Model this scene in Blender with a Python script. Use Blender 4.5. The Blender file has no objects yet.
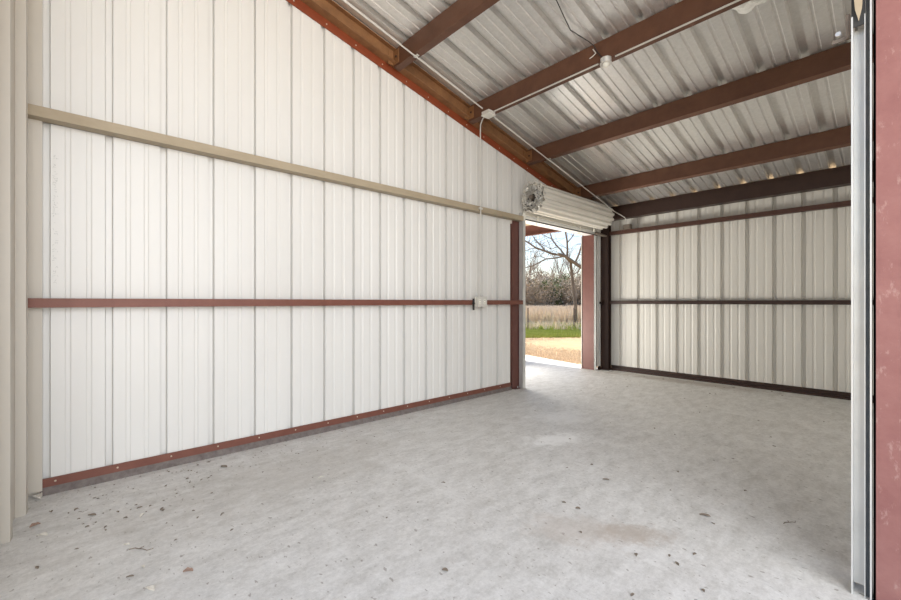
import bpy, math, random
from mathutils import Vector, Matrix
random.seed(7)
PI = math.pi
scn = bpy.context.scene
C = scn.collection

# ------------------------------------------------------------------ camera, sky, sun, exposure
YAW = 0.8298
FPX = 410.71
EYE = 1.2
cam_d = bpy.data.cameras.new('camera')
cam_d.sensor_width = 36.0
cam_d.lens = FPX / 901 * 36.0
cam_d.shift_y = 1.9 / 901
cam_d.clip_start = 0.02
cam_d.clip_end = 400
cam = bpy.data.objects.new('camera', cam_d)
C.objects.link(cam)
cam.location = (0, 0, EYE)
cam.rotation_euler = (PI / 2, 0, YAW)
scn.camera = cam

SUN_DIR = Vector((-0.634, 0.100, 0.766)).normalized()
world = bpy.data.worlds.new('world')
scn.world = world
world.use_nodes = True
wn = world.node_tree
sky = wn.nodes.new('ShaderNodeTexSky')
sky.sky_type = 'NISHITA'
sky.sun_disc = False
sky.sun_elevation = math.asin(SUN_DIR.z)
sky.sun_rotation = math.atan2(SUN_DIR.x, SUN_DIR.y)
sky.air_density = 1.0
sky.dust_density = 2.0
wn.links.new(sky.outputs[0], wn.nodes['Background'].inputs[0])
wn.nodes['Background'].inputs[1].default_value = 0.22

sd = bpy.data.lights.new('sun', 'SUN')
sd.energy = 7.5
sd.angle = 0.009
sd.color = (1.0, 0.95, 0.87)
so = bpy.data.objects.new('sun', sd)
C.objects.link(so)
so.rotation_euler = SUN_DIR.to_track_quat('Z', 'Y').to_euler()
so.location = (-12, 8, 15)

def area(name, loc, target, sx, sy, power, col):
    l = bpy.data.lights.new(name, 'AREA')
    l.shape = 'RECTANGLE'; l.size = sx; l.size_y = sy
    l.energy = power; l.color = col
    o = bpy.data.objects.new(name, l)
    C.objects.link(o)
    o.location = loc
    o.rotation_euler = (Vector(loc) - Vector(target)).to_track_quat('Z', 'Y').to_euler()
    return o
# daylight entering by the wide doorway the camera stands in
area('doorway_daylight', (2.3, 0.2, 2.1), (-3.2, 2.9, 1.8), 4.4, 3.4, 275, (1.0, 0.98, 0.955))
# added fill lamp hidden in the open bay, shining in by the far doorway
area('far_doorway_fill', (-5.35, 5.35, 0.45), (-1.2, 4.6, 3.1), 1.1, 1.1, 150, (1.0, 0.96, 0.88))

scn.view_settings.view_transform = 'Standard'
scn.view_settings.look = 'None'
scn.view_settings.exposure = 0.06
scn.view_settings.gamma = 1.0
scn.view_settings.use_curve_mapping = False

# ------------------------------------------------------------------ dimensions
D = 3.6          # left wall plane x = -D
YB = 7.03        # back wall plane
def roof_z(y): return 4.34 - 0.215 * y
PITCH = 0.3048

def aim(px, py, depth):
    """a point in the world seen in that direction, depth metres ahead"""
    F = Vector((-math.sin(YAW), math.cos(YAW), 0)); R = Vector((math.cos(YAW), math.sin(YAW), 0))
    return Vector((0, 0, EYE)) + depth * (F + (px - 450.5) / FPX * R - (py - 301.9) / FPX * Vector((0, 0, 1)))

# ------------------------------------------------------------------ materials
MATS = {}
def mat(name, base, rough=0.6, metal=0.0, var=None, scale=6.0, amt=0.5, bump=0.0, bscale=40.0, stretch=(1, 1, 1), spec=0.5):
    m = bpy.data.materials.new(name); m.use_nodes = True
    nt = m.node_tree; b = nt.nodes['Principled BSDF']
    b.inputs['Base Color'].default_value = (*base, 1)
    b.inputs['Roughness'].default_value = rough
    b.inputs['Metallic'].default_value = metal
    b.inputs['Specular IOR Level'].default_value = spec
    tc = nt.nodes.new('ShaderNodeTexCoord')
    mp = nt.nodes.new('ShaderNodeMapping'); mp.inputs['Scale'].default_value = stretch
    nt.links.new(tc.outputs['Object'], mp.inputs[0])
    if var:
        n = nt.nodes.new('ShaderNodeTexNoise'); n.inputs['Scale'].default_value = scale
        n.inputs['Detail'].default_value = 6; n.inputs['Roughness'].default_value = 0.65
        nt.links.new(mp.outputs[0], n.inputs['Vector'])
        r = nt.nodes.new('ShaderNodeValToRGB')
        r.color_ramp.elements[0].position = 0.5 - amt * 0.35; r.color_ramp.elements[0].color = (*base, 1)
        r.color_ramp.elements[1].position = 0.5 + amt * 0.35; r.color_ramp.elements[1].color = (*var, 1)
        nt.links.new(n.outputs['Fac'], r.inputs[0]); nt.links.new(r.outputs[0], b.inputs['Base Color'])
    if bump:
        n2 = nt.nodes.new('ShaderNodeTexNoise'); n2.inputs['Scale'].default_value = bscale; n2.inputs['Detail'].default_value = 4
        nt.links.new(mp.outputs[0], n2.inputs['Vector'])
        bp = nt.nodes.new('ShaderNodeBump'); bp.inputs['Strength'].default_value = bump; bp.inputs['Distance'].default_value = 0.01
        nt.links.new(n2.outputs['Fac'], bp.inputs['Height']); nt.links.new(bp.outputs[0], b.inputs['Normal'])
    MATS[name] = m
    return m

M_white = mat('white_painted_sheet', (0.685, 0.67, 0.64), 0.38, 0, (0.75, 0.74, 0.715), 1.5, 0.9, stretch=(1, 1, 0.3))
M_shadesheet = mat('shade_tinted_sheet', (0.50, 0.455, 0.39), 0.45, 0, (0.56, 0.52, 0.455), 1.5, 0.9, stretch=(1, 1, 0.3))  # white wall sheet with its shade put into a beige base colour
M_backwall = mat('stone_painted_sheet', (0.64, 0.62, 0.57), 0.4, 0, (0.72, 0.70, 0.65), 1.5, 0.9, stretch=(1, 1, 0.25))
M_galv = mat('galvalume_sheet', (0.66, 0.645, 0.615), 0.31, 0.72, (0.80, 0.785, 0.76), 30, 0.8, 0.10, 90)
M_track = mat('galvanised_track', (0.62, 0.62, 0.60), 0.42, 0.5, (0.72, 0.72, 0.70), 9, 0.8)
M_trackdark = mat('track_groove_dark', (0.10, 0.11, 0.12), 0.8, 0, (0.16, 0.17, 0.18), 40, 0.8)  # plain dark tone for the strip filling the guide's groove
M_red = mat('red_primer_steel', (0.145, 0.046, 0.030), 0.5, 0.1, (0.20, 0.074, 0.050), 10, 0.8, 0.1, 60)
M_orange = mat('red_oxide_angle', (0.21, 0.042, 0.014), 0.5, 0.1, (0.27, 0.065, 0.025), 8, 0.8)
M_rust = mat('rusty_brown_steel', (0.15, 0.068, 0.030), 0.55, 0.2, (0.36, 0.18, 0.075), 7, 0.9, 0.15, 50)
M_purlin = mat('brown_purlin_steel', (0.085, 0.034, 0.018), 0.5, 0.1, (0.140, 0.062, 0.034), 8, 0.8, 0.1, 50)
M_postred = mat('maroon_post_steel', (0.105, 0.036, 0.028), 0.5, 0.1, (0.15, 0.058, 0.044), 8, 0.8, 0.1, 50)
M_girtbrown = mat('brown_primer_steel', (0.065, 0.027, 0.018), 0.5, 0.1, (0.095, 0.042, 0.029), 8, 0.8)
M_tan = mat('tan_dusty_steel', (0.33, 0.265, 0.18), 0.6, 0.05, (0.42, 0.35, 0.25), 9, 0.8, stretch=(1, 0.4, 1))
M_dark = mat('dark_brown_steel', (0.028, 0.012, 0.008), 0.5, 0.1, (0.045, 0.021, 0.014), 8, 0.8)
M_plate = mat('dusty_sill', (0.09, 0.07, 0.065), 0.8, 0, (0.22, 0.19, 0.175), 25, 0.8)
M_conduit = mat('painted_conduit', (0.62, 0.60, 0.555), 0.4, 0.2)
M_plastic = mat('ivory_plastic', (0.80, 0.78, 0.70), 0.4)
M_greybox = mat('grey_box_metal', (0.20, 0.165, 0.135), 0.5, 0.4)
M_black = mat('black_wire', (0.02, 0.02, 0.02), 0.5)
M_slot = mat('dark_slot', (0.03, 0.03, 0.03), 0.6)
M_curtain = mat('cream_curtain_steel', (0.74, 0.71, 0.64), 0.25, 0.25, (0.80, 0.77, 0.71), 3, 0.9)
M_screw = mat('screw_head', (0.62, 0.55, 0.45), 0.4, 0.5)
M_foam = mat('white_foam', (0.86, 0.85, 0.80), 0.9, 0, (0.60, 0.58, 0.52), 22, 0.5, 0.4, 30)
M_leaf = mat('dry_leaf', (0.17, 0.135, 0.10), 0.9, 0, (0.30, 0.25, 0.20), 30, 0.8)
M_twig = mat('dry_twig', (0.17, 0.13, 0.10), 0.9, 0, (0.27, 0.22, 0.17), 30, 0.8)
M_chip = mat('pale_husk', (0.80, 0.78, 0.72), 0.8, 0, (0.62, 0.56, 0.47), 30, 0.8)
M_redleaf = mat('russet_leaf', (0.27, 0.16, 0.12), 0.9, 0, (0.42, 0.32, 0.25), 30, 0.8)
M_bark = mat('pale_bark', (0.15, 0.115, 0.09), 0.9, 0, (0.26, 0.21, 0.17), 5, 0.8)
M_barkfar = mat('grey_bark', (0.26, 0.22, 0.19), 0.9, 0, (0.36, 0.32, 0.28), 5, 0.8)
M_brush = mat('dry_brush', (0.33, 0.265, 0.20), 0.9, 0, (0.50, 0.42, 0.33), 2, 0.8)
M_cedar = mat('cedar_green', (0.08, 0.11, 0.04), 0.9, 0, (0.17, 0.19, 0.08), 3, 0.8)
M_straw = mat('tall_dry_grass', (0.74, 0.60, 0.45), 0.9, 0, (0.90, 0.80, 0.66), 1.5, 0.8)
M_green = mat('fresh_green_grass', (0.30, 0.40, 0.06), 0.9, 0, (0.58, 0.56, 0.20), 1.2, 0.8)
M_post = mat('weathered_post', (0.20, 0.14, 0.12), 0.8)

def concrete():
    m = bpy.data.materials.new('concrete_floor'); m.use_nodes = True
    nt = m.node_tree; L = nt.links; b = nt.nodes['Principled BSDF']
    tc = nt.nodes.new('ShaderNodeTexCoord')
    def noise(scale, detail=6, rough=0.6, sx=1, sy=1, rot=0):
        mp = nt.nodes.new('ShaderNodeMapping'); mp.inputs['Scale'].default_value = (sx, sy, 1)
        mp.inputs['Rotation'].default_value = (0, 0, rot)
        L.new(tc.outputs['Object'], mp.inputs[0])
        n = nt.nodes.new('ShaderNodeTexNoise'); n.inputs['Scale'].default_value = scale
        n.inputs['Detail'].default_value = detail; n.inputs['Roughness'].default_value = rough
        L.new(mp.outputs[0], n.inputs['Vector']); return n.outputs['Fac']
    def ramp(src, p0, c0, p1, c1):
        r = nt.nodes.new('ShaderNodeValToRGB')
        r.color_ramp.elements[0].position = p0; r.color_ramp.elements[0].color = c0
        r.color_ramp.elements[1].position = p1; r.color_ramp.elements[1].color = c1
        L.new(src, r.inputs[0]); return r.outputs[0]
    def mix(fac, a, c, mode='MIX'):
        x = nt.nodes.new('ShaderNodeMix'); x.data_type = 'RGBA'; x.blend_type = mode
        if isinstance(fac, float): x.inputs[0].default_value = fac
        else: L.new(fac, x.inputs[0])
        for s, v in ((6, a), (7, c)):
            if isinstance(v, tuple): x.inputs[s].default_value = v
            else: L.new(v, x.inputs[s])
        return x.outputs[2]
    col = ramp(noise(0.9, 8, 0.65), 0.34, (0.54, 0.525, 0.495, 1), 0.66, (0.70, 0.695, 0.68, 1))
    col = mix(0.6, col, ramp(noise(7, 10, 0.75, 1.6, 0.7, 0.6), 0.32, (0.36, 0.345, 0.315, 1), 0.60, (0.83, 0.825, 0.81, 1)))
    # fine grain
    col = mix(0.32, col, ramp(noise(38, 8, 0.85), 0.3, (0.25, 0.24, 0.22, 1), 0.7, (0.97, 0.96, 0.94, 1)))
    # trowel smears
    sm = ramp(noise(2.2, 8, 0.75, 0.5, 2.4, 0.85), 0.55, (0, 0, 0, 1), 0.72, (0.55, 0.55, 0.55, 1))
    col = mix(sm, col, (0.83, 0.83, 0.82, 1))
    sp = ramp(noise(26, 3, 0.5, 1, 1.7), 0.66, (0, 0, 0, 1), 0.69, (0.6, 0.6, 0.6, 1))
    col = mix(sp, col, (0.22, 0.19, 0.16, 1))
    # stains with a shape of their own
    def blob(cx, cy, rx, ry, rot, colour, strength, brk=4.0):
        mp = nt.nodes.new('ShaderNodeMapping'); mp.vector_type = 'TEXTURE'
        mp.inputs['Location'].default_value = (cx, cy, 0); mp.inputs['Rotation'].default_value = (0, 0, rot)
        mp.inputs['Scale'].default_value = (rx, ry, 1)
        L.new(tc.outputs['Object'], mp.inputs[0])
        vm = nt.nodes.new('ShaderNodeVectorMath'); vm.operation = 'LENGTH'; L.new(mp.outputs[0], vm.inputs[0])
        nz = noise(brk, 8, 0.75)
        ad = nt.nodes.new('ShaderNodeMath'); ad.operation = 'MULTIPLY_ADD'
        L.new(nz, ad.inputs[0]); ad.inputs[1].default_value = 2.4; L.new(vm.outputs['Value'], ad.inputs[2])
        f = ramp(ad.outputs[0], 0.0, (0, 0, 0, 1), 1.0, (1, 1, 1, 1))
        mr = nt.nodes.new('ShaderNodeMapRange'); L.new(ad.outputs[0], mr.inputs[0])
        mr.inputs[1].default_value = 2.1; mr.inputs[2].default_value = 1.5; mr.inputs[3].default_value = 0; mr.inputs[4].default_value = strength
        nonlocal col
        col = mix(mr.outputs[0], col, colour)
    blob(-0.93, 2.13, 0.26, 0.14, 0.8, (0.42, 0.35, 0.29, 1), 0.6, 16)
    blob(-1.15, 1.95, 0.40, 0.20, 0.6, (0.47, 0.40, 0.34, 1), 0.4, 9)
    blob(-2.03, 3.1, 0.42, 0.20, 1.2, (0.93, 0.93, 0.92, 1), 0.8, 9)
    blob(-2.35, 3.75, 0.5, 0.3, 1.0, (0.85, 0.85, 0.84, 1), 0.5, 7)
    blob(-2.9, 1.1, 0.6, 1.6, 0.1, (0.45, 0.42, 0.38, 1), 0.35, 6)
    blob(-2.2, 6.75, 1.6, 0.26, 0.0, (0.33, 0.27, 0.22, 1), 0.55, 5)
    L.new(col, b.inputs['Base Color'])
    b.inputs['Roughness'].default_value = 0.55
    b.inputs['Specular IOR Level'].default_value = 0.35
    bp = nt.nodes.new('ShaderNodeBump'); bp.inputs['Strength'].default_value = 0.12; bp.inputs['Distance'].default_value = 0.01
    L.new(noise(45, 8, 0.7), bp.inputs['Height']); L.new(bp.outputs[0], b.inputs['Normal'])
    return m
M_conc = concrete()
M_conc_out = mat('pale_outdoor_slab', (0.60, 0.58, 0.54), 0.8, 0, (0.68, 0.66, 0.62), 4, 0.8)
M_dirt = mat('dry_lawn_ground', (0.42, 0.28, 0.14), 0.95, 0, (0.60, 0.44, 0.26), 2.2, 0.9, 0.6, 20)

# ------------------------------------------------------------------ mesh helpers
class MB:
    def __init__(s): s.v = []; s.f = []; s.sm = []
    def add(s, vs, fs, smooth=False):
        o = len(s.v); s.v += [tuple(v) for v in vs]
        s.f += [tuple(i + o for i in f) for f in fs]; s.sm += [smooth] * len(fs); return s
    def box(s, a, b):
        x0, x1 = sorted((a[0], b[0])); y0, y1 = sorted((a[1], b[1])); z0, z1 = sorted((a[2], b[2]))
        return s.add([(x0, y0, z0), (x1, y0, z0), (x1, y1, z0), (x0, y1, z0), (x0, y0, z1), (x1, y0, z1), (x1, y1, z1), (x0, y1, z1)],
                     [(0, 3, 2, 1), (4, 5, 6, 7), (0, 1, 5, 4), (1, 2, 6, 5), (2, 3, 7, 6), (3, 0, 4, 7)])
    def tube(s, pts, r, n=8, r2=None, cap=True):
        pts = [Vector(p) for p in pts]; k = len(pts); rings = []
        up = None
        for i, p in enumerate(pts):
            t = (pts[min(i + 1, k - 1)] - pts[max(i - 1, 0)]).normalized()
            if up is None:
                up = Vector((0, 0, 1)) if abs(t.z) < 0.9 else Vector((1, 0, 0))
            a = t.cross(up)
            if a.length < 1e-5: a = t.cross(Vector((0, 1, 0)))
            a.normalize(); b = a.cross(t).normalized(); up = b
            rr = (r if r2 is None else r + (r2 - r) * i / max(1, k - 1)) if not isinstance(r, (list, tuple)) else r[i]
            rings.append([p + rr * (math.cos(2 * PI * j / n) * a + math.sin(2 * PI * j / n) * b) for j in range(n)])
        vs = [v for rg in rings for v in rg]; fs = []
        for i in range(k - 1):
            for j in range(n):
                fs.append((i * n + j, i * n + (j + 1) % n, (i + 1) * n + (j + 1) % n, (i + 1) * n + j))
        s.add(vs, fs, n > 5)
        if cap:
            s.add(rings[0], [tuple(range(n))]); s.add(rings[-1], [tuple(reversed(range(n)))])
        return s
    def prism(s, poly, p0, p1, u, w):
        """closed 2D outline (a,b) -> a*u + b*w, swept from p0 to p1"""
        p0, p1, u, w = Vector(p0), Vector(p1), Vector(u), Vector(w); n = len(poly)
        A = [p0 + a * u + b * w for a, b in poly]; B = [p1 + a * u + b * w for a, b in poly]
        return s.add(A + B, [(i, (i + 1) % n, n + (i + 1) % n, n + i) for i in range(n)] + [tuple(reversed(range(n))), tuple(range(n, 2 * n))])
    def build(s, name, m, parent=None, recalc=True):
        import bmesh
        me = bpy.data.meshes.new(name); me.from_pydata(s.v, [], s.f)
        for p, q in zip(me.polygons, s.sm): p.use_smooth = q
        if recalc:
            bm = bmesh.new(); bm.from_mesh(me); bmesh.ops.recalc_face_normals(bm, faces=bm.faces); bm.to_mesh(me); bm.free()
        me.materials.append(m)
        o = bpy.data.objects.new(name, me); C.objects.link(o)
        if parent:
            o.parent = parent
            o.matrix_parent_inverse = Matrix.Translation(parent.location).inverted() if parent.type == 'EMPTY' else Matrix()
        return o

def tag(o, label=None, cat=None, group=None, kind=None):
    if label: o['label'] = label
    if cat: o['category'] = cat
    if group: o['group'] = group
    if kind: o['kind'] = kind
    return o
def struct(o, label=None, cat=None): return tag(o, label, cat, kind='structure')
def thing(name, loc, label, cat, group=None, kind=None):
    o = bpy.data.objects.new(name, None); C.objects.link(o); o.location = loc; o.empty_display_size = 0.1
    return tag(o, label, cat, group, kind)
def solid(o, t, off=-1):
    md = o.modifiers.new('thickness', 'SOLIDIFY'); md.thickness = t; md.offset = off; return o

def rib_profile(u0, u1, phase, depth, pitch=PITCH, half=0.027, top=0.019):
    """list of (u, d): d = how far the sheet steps out at u"""
    pts = []
    k = math.floor((u0 - phase) / pitch) - 1
    while phase + k * pitch < u1 + pitch:
        c = phase + k * pitch
        pts += [(c - half, 0), (c - top, depth), (c + top, depth), (c + half, 0)]
        for mn in (0.1016, 0.2032):
            q = c + mn * pitch / PITCH
            pts += [(q - 0.016, 0), (q - 0.009, depth * 0.10), (q + 0.009, depth * 0.10), (q + 0.016, 0)]
        k += 1
    ins = [p for p in pts if u0 < p[0] < u1]
    def at(u):
        for (a, da), (b, db) in zip(pts, pts[1:]):
            if a <= u <= b: return da + (db - da) * (u - a) / (b - a)
        return 0
    return [(u0, at(u0))] + ins + [(u1, at(u1))]

def sheet(prof, place, lo, hi):
    """vertical ribbed sheet; place(u,d,z); lo(u),hi(u) heights"""
    mb = MB(); n = len(prof); vs = []
    for u, d in prof: vs += [place(u, d, lo(u)), place(u, d, hi(u))]
    return mb.add(vs, [(2 * i, 2 * i + 2, 2 * i + 3, 2 * i + 1) for i in range(n - 1)])

# ------------------------------------------------------------------ setting
DOOR_Y0, DOOR_Y1, HEAD_Z = 4.62, 6.75, 2.385
# floor: indoor slab that carries on under the open bay next door
mb = MB(); mb.box((-12, -1.2, -0.15), (1.2, 6.95, 0.0))
struct(mb.build('floor', M_conc), 'grey trowelled concrete floor with stains', 'floor')
mb = MB(); mb.add([(-90, -40, -0.16), (60, -40, -0.16), (60, 90, -0.16), (-90, 90, -0.16)], [(0, 1, 2, 3)])
# outdoor ground, gently uneven
mb = MB(); N = 60; vs = []
for j in range(N + 1):
    for i in range(N + 1):
        x = -70 + 110 * i / N; y = -30 + 110 * j / N
        z = -0.06 + (0.05 * math.sin(x * 0.35) * math.cos(y * 0.3)) * (1 if (y > 9 or x > 4 or x < -14 or y < -4) else 0)
        if -15 < x < 4 and -4 < y < 9: z = -0.08
        vs.append((x, y, z))
mb.add(vs, [(j * (N + 1) + i, j * (N + 1) + i + 1, (j + 1) * (N + 1) + i + 1, (j + 1) * (N + 1) + i) for j in range(N) for i in range(N)], True)
struct(mb.build('ground', M_dirt), 'dry straw coloured ground outside the doorway', 'ground')

ZTOPW = lambda y: 4.34 - 0.215 * y - 0.05
def left_top(y): return 4.115 - 0.2195 * y + 0.03
# left wall in three pieces of one sheet: solid part, over the doorway, return by the corner
L0 = -0.1335
prof = rib_profile(-0.26, 4.40, L0, -0.042, half=0.023, top=0.018)
mb = sheet(prof, lambda u, d, z: (-D + d, u, z), lambda u: 0.06, lambda y: left_top(y) + 0.02)
prof = rib_profile(4.40, 6.80, L0, -0.042, half=0.023, top=0.018)
mb2 = sheet(prof, lambda u, d, z: (-D + d, u, z), lambda u: HEAD_Z + 0.02, lambda y: left_top(y) + 0.02)
prof = rib_profile(6.79, YB, L0, -0.042, half=0.023, top=0.018)
mb3 = sheet(prof, lambda u, d, z: (-D + d, u, z), lambda u: 0.06, lambda y: left_top(y) + 0.02)
mb.add(mb2.v, mb2.f); mb.add(mb3.v, mb3.f)
wl = struct(solid(mb.build('wall_left', M_white, recalc=False), 0.003, 0), 'white ribbed metal wall sheeting on the long left side', 'wall')

# back wall
prof = rib_profile(-D, 0.35, -2.674, 0.030)
mb = sheet(prof, lambda u, d, z: (u, YB + d, z), lambda u: 0.075, lambda u: 2.80)
struct(solid(mb.build('wall_back', M_backwall, recalc=False), 0.003, 0), 'grey white ribbed metal wall at the far end', 'wall')

# front wall, ribs standing into the room, next to the camera on the left
fa = (-3.66, -0.207); fdir = Vector((0.644, -0.072, 0)).normalized(); fn = Vector((-fdir.y, fdir.x, 0))
prof = rib_profile(-0.02, 1.8, 0.0, 0.041, 0.318, 0.030, 0.022)
prof = [(u, max(0, d)) for u, d in prof]
def fplace(u, d, z):
    p = Vector((fa[0], fa[1], 0)) + fdir * u + fn * d
    return (p.x, p.y, z)
mb = sheet(prof, fplace, lambda u: 0.0, lambda u: 4.36)
struct(solid(mb.build('wall_front', M_shadesheet, recalc=False), 0.003, 0), 'ribbed metal wall at the far left edge, tinted beige for its shade', 'wall')

mb = MB(); mb.box((-D + 0.006, -0.215, 0.03), (-D + 0.022, -0.148, 4.1)); struct(mb.build('trim_5', M_shadesheet), 'shade tinted corner trim where the near wall meets the long left wall', 'trim')
# right wall beyond the doorway the camera stands in, and the strip above that doorway
prof = rib_profile(2.52, YB, 0, 0.032)
mb = sheet(prof, lambda u, d, z: (0.02 + d, u, z), lambda u: 0.05, lambda y: roof_z(y) - 0.02)
struct(solid(mb.build('wall_right', M_white, recalc=False), 0.003, 0), 'white ribbed metal wall beside the near doorway', 'wall')

# roof sheeting, ribs rising outward and running down the slope
prof = rib_profile(-10.0, 0.6, -0.557, 0.046, half=0.036, top=0.029)
prof = [(u, d if d > 0.01 else d * 2.0) for u, d in prof]
mb = MB(); vs = []
nrm = Vector((0, 0.215, 1)).normalized()
Y0, Y1 = -1.4, 7.12
for u, d in prof:
    for y in (Y0, Y1):
        p = Vector((u, y, roof_z(y))) + nrm * d; vs.append(tuple(p))
mb.add(vs, [(2 * i, 2 * i + 1, 2 * i + 3, 2 * i + 2) for i in range(len(prof) - 1)])
struct(solid(mb.build('ceiling', M_galv, recalc=False), 0.002, 0), 'silver ribbed metal roof sheeting seen from below', 'ceiling')

# base trims
def screws(parent, pts, normal, r=0.006):
    n = Vector(normal)
    mb = MB(); mb.tube([n * -0.001, n * 0.003, n * 0.0045], [r, r, r * 0.5], 8)
    proto = None
    for p in pts:
        if proto is None:
            o = mb.build('screw', M_screw); proto = o
        else:
            o = proto.copy(); C.objects.link(o)
        o.parent = parent; o.location = p
        o.matrix_parent_inverse = Matrix.Translation(parent.location).inverted()
t = thing('baseboard_left', (-D, 2.1, 0), 'red steel base angle along the foot of the left wall', 'base trim', kind='structure')
mb = MB(); mb.box((-D + 0.004, -0.16, 0.045), (-D + 0.012, 4.40, 0.098))
mb.build('angle', M_red, t)
mb = MB(); mb.prism([(-0.01, 0), (0.032, 0), (0.026, 0.02), (0.012, 0.0445), (-0.01, 0.0445)], (-D, -0.16, 0), (-D, 4.40, 0), (1, 0, 0), (0, 0, 1)); mb.build('sill', M_plate, t)
screws(t, [(-D + 0.012, -0.09 + i * PITCH, 0.074) for i in range(15)], (1, 0, 0))
t = thing('baseboard_back', (-1.8, YB, 0), 'dark brown steel base angle along the foot of the far wall', 'base trim', kind='structure')
mb = MB(); mb.box((-3.45, YB - 0.012, 0.03), (0.02, YB - 0.004, 0.085)); mb.box((-3.45, YB - 0.05, 0.0), (0.02, YB - 0.004, 0.036)); mb.build('angle', M_dark, t)
mb = MB(); mb.box((-D - 0.01, 6.83, 0.0), (-D + 0.03, YB - 0.13, 0.06)); tag(mb.build('trim_1', M_dark), 'short dark sill between far doorway and corner column', 'base trim', kind='structure')

# angle trim under the rafter
def along(yA, yB, off): return ((0, yA, left_top(yA) + off), (0, yB, left_top(yB) + off))
t = thing('trim_2', (-D, 2.1, left_top(2.1)), 'orange red steel angle screwed along the sloping top of the left wall', 'trim', kind='structure')
mb = MB()
a, b = along(-0.26, YB - 0.1, -0.03)
mb.prism([(0.004, 0), (0.012, 0), (0.012, 0.085), (0.004, 0.085)], (-D, a[1], a[2]), (-D, b[1], b[2]), (1, 0, 0), (0, 0, 1))
mb.build('angle', M_orange, t)
screws(t, [(-D + 0.012, 0.2 + i * PITCH, left_top(0.2 + i * PITCH) + 0.01) for i in range(22)], (1, 0, 0), 0.007)

# ------------------------------------------------------------------ steel frame
def section(poly_list, p0, p1, u, w):
    mb = MB()
    for poly in poly_list: mb.prism(poly, p0, p1, u, w)
    return mb
# rafter on the left wall: I shape, slope direction in the section's vertical
t = thing('rafter', (-D + 0.07, 3.4, left_top(3.4)), 'rusty orange brown sloping rafter beam above the left wall', 'beam')
ra, rb = -0.13, YB - 0.05
rz = lambda y: left_top(y) + 0.055
p0 = (-D, ra, rz(ra)); p1 = (-D, rb, rz(rb)); 
H = lambda y: roof_z(y) - 0.012 - rz(y)
def taperbeam(x0, x1, z0a, z1a, z0b, z1b, m, name):
    mb = MB()
    mb.add([(x0, ra, z0a), (x1, ra, z0a), (x1, ra, z1a), (x0, ra, z1a), (x0, rb, z0b), (x1, rb, z0b), (x1, rb, z1b), (x0, rb, z1b)],
           [(0, 1, 2, 3), (4, 7, 6, 5), (0, 4, 5, 1), (1, 5, 6, 2), (2, 6, 7, 3), (3, 7, 4, 0)])
    return mb.build(name, m, t)
za, zb_ = rz(ra), rz(rb); Ta, Tb = roof_z(ra) - 0.01, roof_z(rb) - 0.01
taperbeam(-D + 0.002, -D + 0.105, za, za + 0.010, zb_, zb_ + 0.010, M_rust, 'bottom_flange')
taperbeam(-D + 0.050, -D + 0.060, za + 0.010, Ta - 0.010, zb_ + 0.010, Tb - 0.010, M_rust, 'web')
taperbeam(-D + 0.002, -D + 0.105, Ta - 0.010, Ta, Tb - 0.010, Tb, M_rust, 'top_flange')

# purlins: C section, web facing the camera, flanges turned downslope
PURL = [(2.44, 'second lit purlin'), (3.53, ''), (4.68, ''), (5.98, '')]
purlin_labels = [
    'reddish brown roof purlin at the top centre, the highest and nearest of four',
    'brown roof purlin carrying the white conduit and the central junction box',
    'brown roof purlin in the middle, just downslope of the one with conduit',
    'brown roof purlin nearest the far wall, just above the dark eave beam']
def cee(x0, x1, y, ztop, depth, fl=0.065, tk=0.006, lip=0.018, slope=0.215):
    # section in (y,z), swept in x
    def P(dy, dz): return (dy, dz - slope * dy)
    mb = MB()
    mb.prism([P(0, 0), P(tk, 0), P(tk, -depth), P(0, -depth)], (x0, y, ztop), (x1, y, ztop), (0, 1, 0), (0, 0, 1))
    for z in (0, -depth + tk):
        mb.prism([P(tk, z), P(fl, z), P(fl, z - tk), P(tk, z - tk)], (x0, y, ztop), (x1, y, ztop), (0, 1, 0), (0, 0, 1))
    mb.prism([P(fl - tk, -depth + tk), P(fl, -depth + tk), P(fl, -depth + lip + tk), P(fl - tk, -depth + lip + tk)], (x0, y, ztop), (x1, y, ztop), (0, 1, 0), (0, 0, 1))
    mb.prism([P(fl - tk, -tk), P(fl, -tk), P(fl, -lip - tk), P(fl - tk, -lip - tk)], (x0, y, ztop), (x1, y, ztop), (0, 1, 0), (0, 0, 1))
    return mb
for (y, _), lb in zip(PURL, purlin_labels):
    t = thing('roof_purlin', (-1.8, y, roof_z(y) - 0.19), lb, 'beam', 'roof purlins under the metal roof')
    cee(-D + 0.07, 0.02, y, roof_z(y) - 0.008, 0.185).build('beam', M_purlin, t)
    mb = MB(); mb.box((-D + 0.061, y - 0.01, roof_z(y) - 0.17), (-D + 0.16, y - 0.002, roof_z(y) - 0.03)); mb.box((-D + 0.061, y - 0.07, roof_z(y) - 0.17), (-D + 0.068, y - 0.002, roof_z(y) - 0.03))
    mb.build('clip', M_rust, t)
    mb = MB(); mb.tube([(-D + 0.12, y - 0.018, roof_z(y) - 0.10), (-D + 0.12, y - 0.010, roof_z(y) - 0.10)], 0.012, 6); mb.build('bolt', M_dark, t)

# eave beam over the far wall
t = thing('eave_beam', (-1.8, YB - 0.1, 2.63), 'dark brown eave beam along the top of the far wall', 'beam')
mb = MB()
ez = roof_z(YB - 0.15) - 0.012
mb.box((-D + 0.0, YB - 0.15, 2.70), (0.02, YB - 0.142, ez)); mb.box((-D + 0.0, YB - 0.15, ez - 0.045), (0.02, YB - 0.01, ez - 0.037))
mb.build('web', M_dark, t)
mb = MB(); mb.box((-D + 0.0, YB - 0.15, 2.628), (0.02, YB - 0.01, 2.636)); mb.box((-D, YB - 0.15, 2.636), (0.02, YB - 0.144, 2.70)); mb.build('bottom_flange', M_dark, t)

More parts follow.
